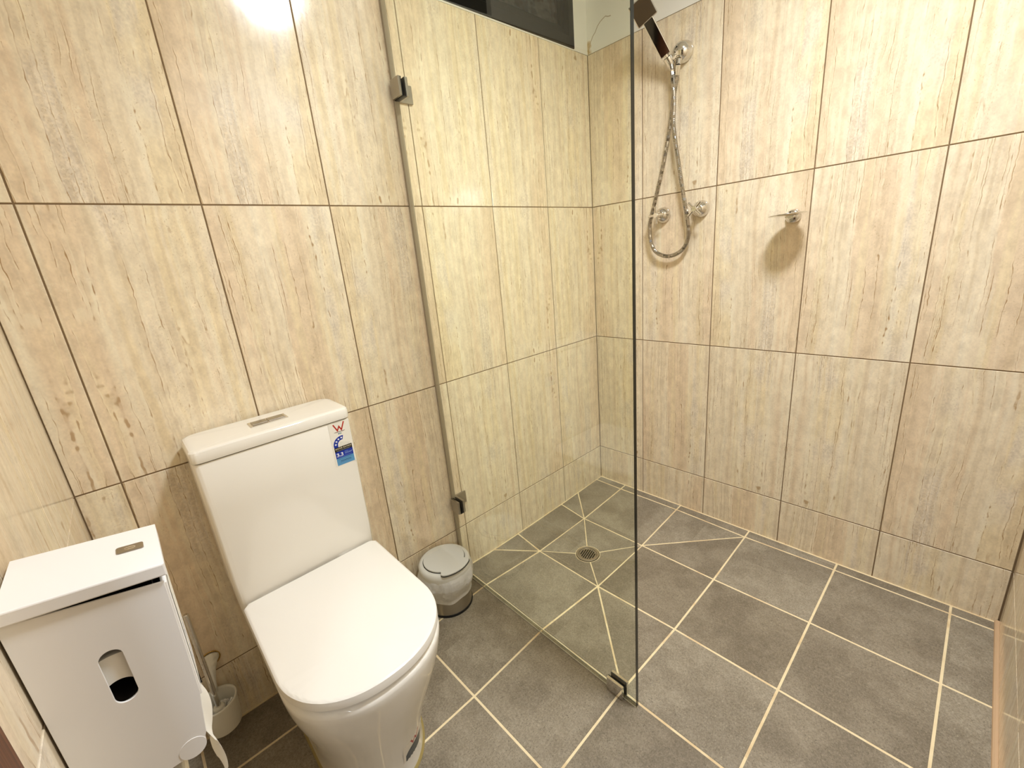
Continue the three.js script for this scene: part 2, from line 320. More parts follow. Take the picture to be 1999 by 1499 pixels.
const onRing = (p) => { const d = new THREE.Vector2(p[0] - DR[0], p[2] - DR[1]); return Math.atan2(d.y, d.x); };
function drainPiece(a, b) {                                             // triangle of the middle tile with the drain's circle taken off
  let t0 = onRing(b), t1 = onRing(a);
  while (t1 - t0 > Math.PI) t1 -= 2 * Math.PI; while (t0 - t1 > Math.PI) t1 += 2 * Math.PI;
  const arc = []; for (let k = 0; k <= 8; k++) { const t = t0 + (t1 - t0) * k / 8; arc.push([DR[0] + (DRAIN_R + 0.003) * Math.cos(t), -0.0085, DR[1] + (DRAIN_R + 0.003) * Math.sin(t)]); }
  floorTile([a, b, ...arc], 0.0022);
}
for (let i = 0; i + 1 < XL.length; i++) for (let j = 0; j + 1 < ZL.length; j++) {
  const a = v(i, j), b = v(i + 1, j), c = v(i + 1, j + 1), d = v(i, j + 1), key = `${i},${j}`;
  if (key === '2,1') { drainPiece(v(2, 1), v(3, 1)); drainPiece(v(3, 1), v(3, 2)); drainPiece(v(3, 2), v(2, 2)); drainPiece(v(2, 2), v(2, 1)); }
  else if (key === '3,2') { floorTile([v(3, 2), v(4, 2), v(4, 3)], 0.0032); floorTile([v(3, 2), v(4, 3), v(3, 3)], 0.0032); }
  else if (key === '1,2') { floorTile([v(2, 2), v(1, 2), v(1, 3)]); floorTile([v(2, 2), v(1, 3), v(2, 3)]); }
  else if (key === '3,0') { floorTile([v(3, 1), v(3, 0), DA]); floorTile([v(3, 1), DA, v(4, 0), v(4, 1)]); }
  else if (key === '1,0') { floorTile([v(2, 1), v(2, 0), DC]); floorTile([v(2, 1), DC, v(1, 0), v(1, 1)]); }
  else floorTile([a, b, c, d]);
}
part('grout', bedList, groutFloor, floor);

// drain: ring and slotted grate over a dark cup
const drain = thing('floor_drain', 'round metal floor drain with parallel slots in the shower floor', 'drain', [DR[0], -0.0085, DR[1]]);
{
  const ring = new THREE.Shape(); ring.absarc(0, 0, DRAIN_R, 0, 2 * Math.PI); const h = new THREE.Path(); h.absarc(0, 0, 0.0375, 0, 2 * Math.PI, true); ring.holes.push(h);
  part('ring', extrude(ring, 0.004, 0.0012, 2, 40).rotateX(-Math.PI / 2).translate(0, -0.003, 0), M.steel, drain);
  const gr = new THREE.Shape(); gr.absarc(0, 0, 0.0365, 0, 2 * Math.PI);
  for (let k = -3; k <= 3; k++) { const y = k * 0.0088, L = Math.sqrt(0.0305 ** 2 - y * y); const s = new THREE.Path(), r = 0.0026; s.moveTo(-L + r, y - r); s.lineTo(L - r, y - r); s.absarc(L - r, y, r, -Math.PI / 2, Math.PI / 2); s.lineTo(-L + r, y + r); s.absarc(-L + r, y, r, Math.PI / 2, 1.5 * Math.PI); gr.holes.push(s); }
  part('grate', extrude(gr, 0.002, 0.0004, 1, 30).rotateX(-Math.PI / 2).rotateY(0.25).translate(0, -0.0025, 0), M.steel, drain);
  part('cup', lathe([[0, -0.02], [0.0365, -0.02], [0.038, -0.003]], 32), M.black, drain);
  part('screw', lathe([[0, 0.0012], [0.0022, 0.001], [0.003, 0]], 12).translate(-0.017, 0, 0.010), M.chrome, drain);
}

// ------------------------------------------------------------------ lamp on the ceiling
const lamp = thing('ceiling_lamp', 'round glowing ceiling lamp with a low domed diffuser', 'lamp', [LAMP.x, CEIL, LAMP.z]);
part('base', lathe([[0, 0], [0.195, 0], [0.198, -0.004], [0.198, -0.016], [0.190, -0.020], [0, -0.020]], 48), M.whitePlastic, lamp);
part('diffuser', lathe([[0, -0.058], [0.06, -0.0565], [0.11, -0.052], [0.15, -0.044], [0.178, -0.032], [0.188, -0.020]], 48), new THREE.MeshStandardMaterial({ color: 0xffffff, roughness: 0.4, side: THREE.DoubleSide, emissive: new THREE.Color(...LAMP.color), emissiveIntensity: LAMP.glow }), lamp);
{
  const L = new THREE.SpotLight(new THREE.Color(...LAMP.color), LAMP.intensity, 0, Math.PI * 0.44, 1, 2);   // feathered cone, shaped only to keep the tops of the walls dimmer
  L.position.set(0, -0.052, 0); L.castShadow = true; L.shadow.radius = LAMP.radius / 0.02; L.shadow.mapSize.set(2048, 2048);
  L.target.position.set(0, -1, 0); lamp.add(L, L.target);
}

const bar1 = thing('mirror_lamp', 'white LED light bar on the wall of the vanity room beyond the doorway', 'lamp', [HX, 1.74, 2.02]);
part('bracket', rbox(0, 0.03, -0.02, 0.02, -0.27, 0.27, 0.004), M.satin, bar1);
part('diffuser', rbox(0.03, 0.042, -0.015, 0.015, -0.26, 0.26, 0.004), new THREE.MeshStandardMaterial({ color: 0xffffff, roughness: 0.4, emissive: new THREE.Color(0.78, 0.90, 1.0), emissiveIntensity: 14 }), bar1);
{
  const L = new THREE.RectAreaLight(new THREE.Color(0.84, 0.92, 1.0), 280, 0.52, 0.03);
  L.position.set(0.0435, 0, 0); L.rotation.y = -Math.PI / 2; bar1.add(L);
}

// ------------------------------------------------------------------ glass shower screen with its clamps
const screen = thing('shower_screen', 'frameless glass shower panel with metal clamps standing between toilet and shower', 'shower screen', [XG, 0, 0], -0.0148);
const GZ = 0.8125, GY = 2.0, GT = 0.005;
part('glass_pane', box(-GT, GT, 0.004, GY, 0.008, GZ), new THREE.MeshPhysicalMaterial({ color: new THREE.Color(0.970, 0.984, 0.928), transmission: 1, thickness: 0, roughness: 0.0, ior: 1.5 }), screen);
part('polished_edge', [rbox(-GT - 0.0001, GT + 0.0001, 0.004, GY, GZ, GZ + 0.0012, 0.0005), box(-GT, GT, GY, GY + 0.001, 0.008, GZ)], new THREE.MeshPhysicalMaterial({ color: 0x0b0f0c, roughness: 0.15 }), screen, 'dark polished edge of the glass');
part('wall_seal', [rbox(-0.006, 0.010, 0.004, GY, 0.0005, 0.010, 0.002)], M.silicone, screen, 'grey silicone joint along the wall');
part('floor_seal', [rbox(-0.0064, -0.0050, -0.0005, 0.0035, 0.01, GZ, 0.0006), rbox(0.0050, 0.0064, -0.006, 0.0035, 0.01, GZ, 0.0006)], new THREE.MeshPhysicalMaterial({ color: 0xd9d3bf, roughness: 0.3 }), screen);
for (const yc of [1.702, 0.312]) {
  const c = part('clamp', [rbox(-0.0155, -0.0075, yc - 0.025, yc + 0.025, 0.012, 0.060, 0.0012), rbox(0.0075, 0.0155, yc - 0.025, yc + 0.025, 0.0, 0.060, 0.0012), rbox(0.012, 0.060, yc - 0.025, yc + 0.025, 0.0003, 0.006, 0.0012)], M.satin, screen, 'metal clamp fixing the glass to the wall');
  part('gasket', [box(-0.0076, -0.005, yc - 0.024, yc + 0.024, 0.013, 0.0595), box(0.005, 0.0076, yc - 0.024, yc + 0.024, 0.013, 0.0595), box(-0.0076, 0.0076, yc - 0.0265, yc - 0.0245, 0.013, 0.0595)], M.black, c);
}
{
  const c = part('clamp', [rbox(-0.0155, -0.0075, 0.001, 0.046, 0.724, 0.776, 0.0012), rbox(0.0075, 0.0155, 0.001, 0.046, 0.724, 0.776, 0.0012)], M.chrome, screen, 'metal clamp holding the glass to the floor');
  part('gasket', [box(-0.0076, -0.005, 0.001, 0.0455, 0.7245, 0.7755), box(0.005, 0.0076, 0.001, 0.0455, 0.7245, 0.7755)], M.black, c);
  part('screw', lathe([[0, 0.001], [0.004, 0.0008], [0.005, 0]], 16).rotateZ(Math.PI / 2).translate(-0.0155, 0.024, 0.752), M.steel, c);
}

// ------------------------------------------------------------------ toilet
const TX = -1.5175;
const toilet = thing('toilet', 'white back-to-wall toilet with closed lid and square cistern', 'toilet', [TX, 0, 0]);
function dring(y, hw, zb, zf, zc, rb = 0.004, n = 52) {                 // D-shaped loop, flat back towards the wall
  const p = [];
  p.push([-hw + rb, y, zb], [-hw, y, zb + rb]);
  for (let k = 1; k < 6; k++) p.push([-hw, y, zb + rb + (zc - zb - rb) * k / 6]);
  for (let k = 0; k <= n; k++) { const t = Math.PI * k / n, e = 0.92; const c = Math.cos(t), s = Math.max(0, Math.sin(t)); p.push([-hw * Math.sign(c) * Math.abs(c) ** e, y, zc + (zf - zc) * s ** e]); }
  for (let k = 5; k > 0; k--) p.push([hw, y, zb + rb + (zc - zb - rb) * k / 6]);
  p.push([hw, y, zb + rb], [hw - rb, y, zb]);
  return p;
}
const panRings = [[0, 0.128, 0.505, 0.30], [0.03, 0.126, 0.505, 0.30], [0.10, 0.130, 0.518, 0.31], [0.20, 0.144, 0.548, 0.35], [0.29, 0.160, 0.584, 0.40], [0.35, 0.1685, 0.604, 0.43], [0.385, 0.1720, 0.612, 0.44], [0.402, 0.1730, 0.614, 0.445], [0.411, 0.1715, 0.6125, 0.445], [0.4155, 0.1675, 0.608, 0.445], [0.417, 0.160, 0.60, 0.445]].map(([y, hw, zf, zc]) => dring(y, hw, 0.004, zf, zc));
part('pan', loft(panRings, true, true, 0.7), M.ceramic, toilet);
const lidRings = (y0, y1, hw, zf, zb, r) => [[y0, r * 0.6], [y0 + r * 0.5, 0], [y1 - r, 0], [y1 - r * 0.45, r * 0.14], [y1 - r * 0.12, r * 0.5], [y1, r * 1.1], [y1, r * 2]].map(([y, d]) => dring(y, hw - d, zb + d * 0.3, zf - d, 0.445, 0.012));
part('seat', loft(lidRings(0.4185, 0.427, 0.168, 0.607, 0.19, 0.003), true, true, 0.6), M.seat, toilet);
const lidPart = part('lid', loft(lidRings(0.4245, 0.448, 0.1735, 0.6145, 0.172, 0.006), true, true, 0.55), M.seat, toilet, 'closed white lid with a rounded front');
for (const x of [-0.13, 0.07]) part('hinge', bar([x, 0.436, 0.171], [x + 0.06, 0.436, 0.171], 0.006), M.chrome, lidPart);
// cistern and its lid
function rrRing(y, x0, x1, z0, z1, rf, rb, n = 6) {
  const p = [], arc = (cx, cz, r, a0) => { for (let k = 0; k <= n; k++) { const a = a0 + Math.PI / 2 * k / n; p.push([cx + r * Math.cos(a), y, cz + r * Math.sin(a)]); } };
  arc(x0 + rf, z1 - rf, rf, Math.PI / 2); arc(x0 + rb, z0 + rb, rb, Math.PI); arc(x1 - rb, z0 + rb, rb, 1.5 * Math.PI); arc(x1 - rf, z1 - rf, rf, 0);
  return p.reverse();
}
part('cistern', loft([[0.417, 0.004, 0.1755], [0.425, 0.001, 0.1760], [0.50, 0, 0.1765], [0.70, 0, 0.1775], [0.822, 0, 0.178], [0.8262, 0.0015, 0.178]].map(([y, d, hw]) => rrRing(y, -hw + d, hw - d, 0.004, 0.166 - d, 0.016, 0.004)), true, true, 0.6), M.ceramic, toilet);
part('seam', loft([[0.824, 0], [0.8292, 0]].map(([y]) => rrRing(y, -0.1750, 0.1750, 0.006, 0.1628, 0.014, 0.006)), true, true, 0.6), new THREE.MeshStandardMaterial({ color: 0x51473a, roughness: 0.8 }), toilet, 'dark joint under the cistern lid');
const cl = part('cistern_lid', loft([[0.8288, 0.0016], [0.8296, 0.0004], [0.8306, 0], [0.850, 0], [0.8540, 0.0012], [0.8570, 0.0042], [0.858, 0.0085], [0.858, 0.014]].map(([y, d]) => rrRing(y, -0.1805 + d, 0.1795 - d, 0.012 + d * 0.5, 0.1690 - d, 0.018, 0.030)), true, true, 0.55), M.ceramic, toilet);
const fp = part('flush_plate', rbox(-0.043, 0.0445, 0.8572, 0.8602, 0.064, 0.108, 0.001), M.chrome, cl, 'chrome flush plate with two buttons');
part('flush_button', rbox(-0.037, -0.002, 0.8590, 0.8625, 0.072, 0.102, 0.001), M.satin, cl);
part('flush_button', rbox(0.000, 0.039, 0.8590, 0.8622, 0.072, 0.102, 0.001), M.satin, cl);
// stickers
function star(g, x, y, r) { g.beginPath(); for (let k = 0; k < 10; k++) { const a = -Math.PI / 2 + k * Math.PI / 5, q = k % 2 ? r * 0.42 : r; g.lineTo(x + q * Math.cos(a), y + q * Math.sin(a)); } g.fill(); }
function watermark(g, x, y, s) { g.strokeStyle = '#b3261c'; g.lineWidth = s * 0.13; g.lineJoin = 'miter'; g.lineCap = 'butt'; g.beginPath(); g.moveTo(x - s * 0.55, y - s * 0.42); g.lineTo(x - s * 0.22, y + s * 0.32); g.lineTo(x, y - s * 0.10); g.lineTo(x + s * 0.2, y + s * 0.32); g.lineTo(x + s * 0.55, y - s * 0.5); g.stroke(); }
function stickerTexture() {
  const cv = document.createElement('canvas'); cv.width = 400; cv.height = 900; const g = cv.getContext('2d');
  g.fillStyle = '#f1ebdf'; g.fillRect(0, 0, 400, 900);
  watermark(g, 200, 110, 190);
  g.fillStyle = '#5a3a30'; g.fillRect(90, 192, 210, 9); g.fillRect(110, 206, 170, 4);
  g.fillStyle = '#6f8c94'; g.fillRect(158, 222, 22, 30); g.fillRect(186, 222, 22, 30); g.fillRect(214, 230, 14, 22);
  g.fillStyle = '#12309a'; g.beginPath(); g.moveTo(30, 520); g.arc(210, 470, 182, Math.PI * 0.95, Math.PI * 1.56); g.lineTo(220, 372); g.arc(210, 470, 98, Math.PI * 1.5, Math.PI * 1.0, true); g.lineTo(112, 520); g.fill();
  g.fillStyle = '#ffffff'; for (const [a, r] of [[1.06, 140], [1.20, 140], [1.34, 140], [1.48, 140]]) star(g, 210 + r * Math.cos(Math.PI * a), 470 + r * Math.sin(Math.PI * a), 26);
  g.strokeStyle = '#8f8a80'; g.lineWidth = 3; for (let k = 0; k < 7; k++) { g.beginPath(); g.moveTo(128 + k * 30, 505); g.lineTo(180 + k * 26, 410 + k * 8); g.stroke(); }
  g.fillStyle = '#0b0d16'; g.fillRect(28, 508, 344, 92);
  g.fillStyle = '#12309a'; g.fillRect(28, 600, 344, 140);
  g.fillStyle = '#5c97c4'; g.fillRect(28, 740, 344, 150);
  g.fillStyle = '#d8c9a8'; g.font = 'bold 44px sans-serif'; g.textAlign = 'center'; g.fillText('WATER RATING', 200, 556, 326);
  g.fillStyle = '#8d8a8a'; g.fillRect(50, 574, 300, 6); g.fillRect(70, 586, 250, 4);
  g.fillStyle = '#ffffff'; g.font = 'bold 96px sans-serif'; g.textAlign = 'left'; g.fillText('3.3', 46, 702, 150);
  g.fillStyle = '#8fa8da'; g.fillRect(208, 632, 66, 7); g.fillRect(208, 656, 150, 8); g.fillRect(208, 676, 140, 8); g.fillRect(50, 716, 290, 5);
  g.fillStyle = '#20405e'; g.fillRect(60, 762, 280, 5); g.fillRect(100, 800, 210, 11); g.fillRect(90, 826, 220, 5);
  const t = new THREE.CanvasTexture(cv); t.colorSpace = THREE.SRGBColorSpace; return t;
}
{
  const g = new THREE.PlaneGeometry(0.0555, 0.122);
  const s = part('sticker', g, new THREE.MeshPhysicalMaterial({ map: stickerTexture(), roughness: 0.12 }), toilet, 'blue water rating sticker with a red mark above it');
  s.position.set(0.1440, 0.7635, 0.1664);
}
function panStickerTexture() {
  const cv = document.createElement('canvas'); cv.width = 256; cv.height = 256; const g = cv.getContext('2d');
  g.fillStyle = '#f0e8da'; g.fillRect(0, 0, 256, 256); watermark(g, 128, 52, 100);
  g.fillStyle = '#20262c'; g.beginPath(); g.moveTo(24, 256); g.lineTo(24, 150); g.quadraticCurveTo(50, 104, 110, 104); g.lineTo(232, 104); g.lineTo(232, 256); g.fill();
  g.fillStyle = '#5f6b74'; g.fillRect(60, 150, 130, 10); g.fillRect(60, 178, 150, 8); g.fillRect(60, 204, 110, 8);
  const t = new THREE.CanvasTexture(cv); t.colorSpace = THREE.SRGBColorSpace; return t;
}
{
  // follows the curve of the pan at about 45 degrees to the right of its front
  const A = dring(0.055, 0.1275, 0.004, 0.508, 0.303), B = dring(0.135, 0.1345, 0.004, 0.527, 0.322), n = A.length, pos = [], uv = [], idx = [];
  const pick = (R, f) => { const k = Math.floor(f), t = f - k; return [0, 1, 2].map((j) => R[k][j] + (R[k + 1][j] - R[k][j]) * t); };
  for (let k = 0; k <= 8; k++) for (const [R, vv] of [[A, 0], [B, 1]]) { const p = pick(R, 34.2 + 9 * k / 8), d = new THREE.Vector3(p[0], 0, p[2] - 0.31).normalize().multiplyScalar(0.0012); pos.push(p[0] + d.x, p[1], p[2] + d.z); uv.push(k / 8, vv); }
  for (let k = 0; k < 8; k++) { const a = 2 * k; idx.push(a, a + 2, a + 1, a + 1, a + 2, a + 3); }
  const g = new THREE.BufferGeometry(); g.setAttribute('position', new THREE.Float32BufferAttribute(pos, 3)); g.setAttribute('uv', new THREE.Float32BufferAttribute(uv, 2)); g.setIndex(idx); g.computeVertexNormals();
  part('sticker', g, new THREE.MeshPhysicalMaterial({ map: panStickerTexture(), roughness: 0.3, side: THREE.DoubleSide }), toilet, 'small dark sticker with a red mark low on the pan');
}
part('bolt_cap', new THREE.SphereGeometry(0.006, 14, 10).scale(0.7, 1, 1).translate(-0.1345, 0.014, 0.162), M.chrome, toilet);
part('silicone_bead', loft([0, 1, 2].map((k) => dring([0.0005, 0.006, 0.009][k], [0.1325, 0.1310, 0.1272][k], 0.004, [0.5095, 0.508, 0.505][k], 0.30)), false, false, 1), new THREE.MeshStandardMaterial({ color: 0xa28f58, roughness: 0.5 }), toilet, 'yellowed silicone bead along the floor');

// ------------------------------------------------------------------ toilet paper dispenser on the left wall, side towards the camera
const DX0 = -1.8995, DX1 = -1.7765, DZ0 = 0.592, DZ1 = 0.700, DY0 = 0.640;
const disp = thing('paper_dispenser', 'white metal toilet paper dispenser with oval side slot and locked lid on the left wall', 'dispenser', [0, 0, 0]);
const topRear = 0.9125, topFront = 0.8865, T = 0.0016;
{
  // side facing the camera: a plate with the oval slot; it is drawn in (x, y) and stands at z = DZ1
  const side = new THREE.Shape(); const r = 0.022;
  side.moveTo(DX0, DY0 + 0.004); side.lineTo(DX1 - 0.035, DY0 + 0.004); side.quadraticCurveTo(DX1 - 0.018, DY0 + 0.006, DX1 - 0.013, DY0 + 0.026); side.lineTo(DX1 - 0.0085, DY0 + 0.062); side.lineTo(DX1 - 0.0052, DY0 + 0.085); side.lineTo(DX1, topFront); side.lineTo(DX0, topRear); side.closePath();
  const slot = new THREE.Path(), sx = -1.8390, sr = 0.0100, ya = 0.7745, yb = 0.8250; slot.moveTo(sx + sr, ya); slot.absarc(sx, ya, sr, 0, -Math.PI, true); slot.lineTo(sx - sr, yb); slot.absarc(sx, yb, sr, Math.PI, 0, true); slot.closePath();
  const far = side.clone(); side.holes.push(slot);
  const plate = (s, z) => extrude(s, T, 0.0004, 1, 16).translate(0, 0, z);
  part('body', [plate(side, DZ1 - T), plate(far, DZ0), box(DX0, DX0 + T, DY0 + 0.004, topRear, DZ0, DZ1), box(DX0, DX1 - 0.05, DY0 + 0.004, DY0 + 0.004 + T, DZ0, DZ1)], M.enamel, disp);
  part('shade_liner', [box(DX0 + T + 0.0005, DX1 - 0.006, DY0 + 0.010, topFront - 0.003, DZ0 + T + 0.0003, DZ0 + T + 0.001), box(DX0 + T + 0.0005, DX0 + T + 0.0012, DY0 + 0.010, topFront, DZ0 + 0.003, DZ1 - 0.003), box(DX1 - 0.0110, DX1 - 0.0100, DY0 + 0.080, topFront - 0.003, DZ0 + 0.003, DZ1 - 0.003), box(DX0 + 0.003, DX1 - 0.018, DY0 + 0.010, DY0 + 0.011, DZ0 + 0.003, DZ1 - 0.003)], M.black, disp, 'black sheets added as the shade inside the box');  // shade of the closed box put in as black sheets, not a tray
  // front cover, wraps round the front edges
  const cover = part('front_cover', [rbox(DX1 - 0.0035, DX1 + 0.0022, DY0 + 0.078, topFront - 0.002, DZ0 - 0.001, DZ1 - 0.0015, 0.0015).translate(-DX1, -topFront, 0).rotateZ(-0.034).translate(DX1, topFront, 0)], M.enamel, disp);
  const cv = document.createElement('canvas'); cv.width = 256; cv.height = 640; const g = cv.getContext('2d'); g.fillStyle = '#f1ede2'; g.fillRect(0, 0, 256, 640);
  g.fillStyle = '#3c4a9a'; for (const [y, h, x, w] of [[330, 34, 60, 140], [378, 26, 80, 100], [470, 30, 50, 160], [512, 30, 70, 120], [556, 24, 60, 140]]) for (let k = 0; k < w; k += 26) g.fillRect(x + k, y, 17, h);
  const t = new THREE.CanvasTexture(cv); t.colorSpace = THREE.SRGBColorSpace;
  const pl = part('label', new THREE.PlaneGeometry(0.085, 0.15).rotateY(Math.PI / 2), new THREE.MeshPhysicalMaterial({ map: t, roughness: 0.4 }), cover, 'paper label with blue print'); pl.rotation.z = -0.034; pl.position.set(DX1 - 0.0004, 0.795, (DZ0 + DZ1) / 2);
  part('lip', [new THREE.CylinderGeometry(0.014, 0.014, DZ1 - DZ0 - 0.006, 24, 1, false, 0, Math.PI * 2).rotateX(Math.PI / 2).translate(DX1 - 0.030, DY0 + 0.013, (DZ0 + DZ1) / 2 + 0.004)], M.enamel, disp, 'rounded lower lip');
  // lid: sloping, a little raised at the front
  const lidShape = shapeOf([[DX0 + 0.0030, 0.9128], [DX1 + 0.0050, 0.8945], [DX1 + 0.0055, 0.9100], [DX0 + 0.0030, 0.9285]]);
  const lid = part('lid', extrude(lidShape, DZ1 - DZ0 + 0.006, 0.0018, 2, 4).translate(0, 0, DZ0 - 0.003), M.enamel, disp);
  const slope = Math.atan2(0.019, DX1 - DX0 + 0.010), lock = new THREE.Group();
  const lockPlate = part('lock', extrude(roundRect(-0.0125, 0.0125, -0.0085, 0.0085, 0.003), 0.0016, 0.0005, 2, 8).rotateX(-Math.PI / 2), M.satin, lid, 'metal lock plate');
  lockPlate.position.set(-1.7975, 0.9131, 0.642); lockPlate.rotation.z = -slope;
  void lock;
  const k = part('keyhole', [lathe([[0, 0.0024], [0.0046, 0.0022], [0.0055, 0.0014], [0.0065, 0.0012], [0.0068, 0.0018], [0.0078, 0.0018], [0.008, 0.0012]], 24).scale(1.1, 1, 0.85), box(-0.004, 0.004, 0.0022, 0.0028, -0.0006, 0.0006)], M.chrome, lid); k.position.copy(lockPlate.position); k.rotation.copy(lockPlate.rotation);
}
// rolls inside: the end of the upper one shows in the slot, the lower one hangs its torn end out
function makeRoll(label, x, y, R, r, z0, z1) {
  const t = thing('toilet_roll', label, 'toilet paper', [x, y, 0]);
  const ring = new THREE.Shape(); ring.absarc(0, 0, R, 0, 2 * Math.PI); const h = new THREE.Path(); h.absarc(0, 0, r, 0, 2 * Math.PI, true); ring.holes.push(h);
  part('paper', extrude(ring, z1 - z0, 0, 1, 40).translate(0, 0, z0), M.paper, t);
  part('core', lathe([[0, z0 + 0.004], [r - 0.001, z0 + 0.004], [r - 0.0003, z1 - 0.003], [r, z1 - 0.003], [r, z0]], 40).rotateX(Math.PI / 2), new THREE.MeshStandardMaterial({ color: 0x1d1510, roughness: 0.9 }), t, 'cardboard core coloured near black as the shade in its hollow');  // near-black colour paints the shade inside the hollow core
  return t;
}
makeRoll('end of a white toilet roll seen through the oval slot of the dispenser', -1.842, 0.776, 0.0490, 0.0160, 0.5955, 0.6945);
{
  const t = thing('toilet_paper', 'torn end of white toilet paper hanging out under the dispenser', 'toilet paper', [DX1 - 0.006, 0, 0]);
  const P = [], I = [], nx = 10, ny = 22;
  for (let j = 0; j <= ny; j++) for (let i = 0; i <= nx; i++) {
    const s = i / nx, f = j / ny;
    const y = DY0 + 0.040 - f * (0.115 + 0.012 * (noise(i * 1.7, 3.1) - 0.5)), z = DZ0 + 0.012 + s * (DZ1 - DZ0 - 0.014) + 0.004 * (noise(j * 0.7, i * 0.2) - 0.5) * (s > 0.5 ? 1.6 : 0.5);
    P.push(-0.008 + 0.010 * Math.sin(f * 2.2) + 0.004 * Math.sin(s * 5 + f * 4) - 0.010 * f * f, y, z);
  }
  for (let j = 0; j < ny; j++) for (let i = 0; i < nx; i++) { const a = j * (nx + 1) + i; I.push(a, a + 1, a + nx + 1, a + 1, a + nx + 2, a + nx + 1); }
  const g = new THREE.BufferGeometry(); g.setAttribute('position', new THREE.Float32BufferAttribute(P, 3)); g.setIndex(I); g.computeVertexNormals();
  part('sheet', g, new THREE.MeshPhysicalMaterial({ color: 0xf8f3e8, roughness: 0.95, side: THREE.DoubleSide, transmission: 0.35, thickness: 0 }), t);
}

// ------------------------------------------------------------------ toilet brush in a cup that hangs on the back wall
const cup = thing('brush_holder', 'cream cup hung on the wall beside the toilet, holding the toilet brush', 'brush holder', [-1.7985, 0.058, 0.0575]);
part('cup', lathe([[0, 0], [0.037, 0], [0.040, 0.003], [0.0425, 0.04], [0.0445, 0.078], [0.0465, 0.083], [0.0462, 0.087], [0.0425, 0.087], [0.041, 0.082], [0.0385, 0.012], [0, 0.010]], 48), M.whitePlastic, cup);
{
  // trumpet-shaped arm: wide on the wall, thin where it meets the cup
  const curve = new THREE.CatmullRomCurve3([[0.0155, 0.172, -0.0570], [0.0150, 0.168, -0.045], [0.010, 0.150, -0.034], [0.0045, 0.118, -0.034], [0.001, 0.080, -0.041]].map((p) => new THREE.Vector3(...p)));
  const rings = [], n = 28, P = curve.getPoints(24), F = curve.computeFrenetFrames(24);
  P.forEach((c, k) => { const f = k / 24, r = 0.0075 + 0.0140 * (1 - f) ** 3.2, rg = []; for (let i = 0; i < n; i++) { const a = i / n * 6.28318; rg.push([0, 1, 2].map((j) => c.getComponent(j) + r * (Math.cos(a) * F.normals[k].getComponent(j) + Math.sin(a) * F.binormals[k].getComponent(j)))); } rings.push(rg.reverse()); });
  part('arm', loft(rings, true, true, 1), M.whitePlastic, cup, 'white trumpet-shaped wall arm');
  part('ring', new THREE.TorusGeometry(0.0215, 0.0016, 10, 40).translate(0.0155, 0.172, -0.0555), new THREE.MeshStandardMaterial({ color: 0xc9a45a, metalness: 1, roughness: 0.25 }), cup, 'gold ring on the wall');
}
const brush = thing('toilet_brush', 'toilet brush with upright chrome handle and white bristles standing in the cream cup', 'brush', [-1.7985, 0.058, 0.0600]);
part('handle', bar([0.0, 0.072, 0.004], [0.002, 0.372, 0.001], 0.0062), M.chrome, brush, 'chrome rod handle');
part('collar', lathe([[0, 0.050], [0.013, 0.050], [0.0145, 0.055], [0.0145, 0.068], [0.011, 0.073], [0, 0.074]], 24).translate(0, 0, 0.004), M.whitePlastic, brush);
{
  const list = []; seed = 99;
  for (let k = 0; k < 60; k++) { const a = rnd() * 6.283, r = 0.012 + 0.019 * rnd(), y = 0.030 + 0.028 * rnd(); list.push(rbox(-0.0035, 0.0035, -0.0025, 0.0025, 0, 0.016, 0.001, 1).rotateX(-0.8 - 0.4 * rnd()).rotateY(rnd() * 0.9 - 0.45 + Math.PI / 2 - a).translate(r * Math.cos(a) * 0.9, y, r * Math.sin(a) * 0.9)); }
  part('bristle_head', [lathe([[0, 0.014], [0.028, 0.016], [0.032, 0.03], [0.029, 0.045], [0.017, 0.052], [0, 0.052]], 28), ...list], M.paper, brush, 'white bristles');
}

// ------------------------------------------------------------------ small bin with grey flap lid and a plastic bag
const bin = thing('waste_bin', 'small round steel bin with grey flap lid and white plastic bag', 'bin', [-1.0905, 0, 0.1035], 0.0);
part('body', lathe([[0, 0.002], [0.080, 0.002], [0.0815, 0.006], [0.0815, 0.165], [0.079, 0.165], [0.079, 0.01], [0, 0.01]], 56), M.steel, bin, 'steel cylinder');
part('base_ring', lathe([[0.078, 0], [0.0835, 0], [0.0840, 0.003], [0.0835, 0.008], [0.0812, 0.009]], 56), M.black, bin, 'black base ring');
{
  const rings = [], n = 180; seed = 5;
  for (let k = 0; k <= 30; k++) {
    const f = k / 30, ring = [];
    for (let i = 0; i < n; i++) {
      const a = i / n * 6.28318, hem = 0.052 + 0.014 * noise(Math.cos(a) * 2.2 + 5, Math.sin(a) * 2.2 + 9);
      const y = 0.166 - f * (0.166 - hem), bulge = 0.0065 + 0.017 * Math.sin(Math.PI * Math.min(1, f * 1.15)) * (0.45 + 0.9 * noise(Math.cos(a) * 3 + f * 1.4 + 3, Math.sin(a) * 3 + 7));
      const crease = 0.0050 * (Math.abs(noise(Math.cos(a) * 6 + f * 3 + 20, Math.sin(a) * 6 - f * 4 + 20) - 0.5) * 2 - 0.4) * Math.sin(Math.PI * Math.min(1, f + 0.06));
      const r = 0.0825 + bulge * (1 - 0.55 * f) + crease;
      ring.push([r * Math.cos(a), y, Math.max(r * Math.sin(a), -0.0995)]);
    }
    rings.push(ring.reverse());
  }
  part('bin_liner', loft(rings.reverse(), false, false, 0.9), new THREE.MeshPhysicalMaterial({ color: 0xf6f4f0, roughness: 0.36, side: THREE.DoubleSide, transmission: 0.3, thickness: 0 }), bin, 'crumpled white plastic bag');
}
const RIM = 0.0915;
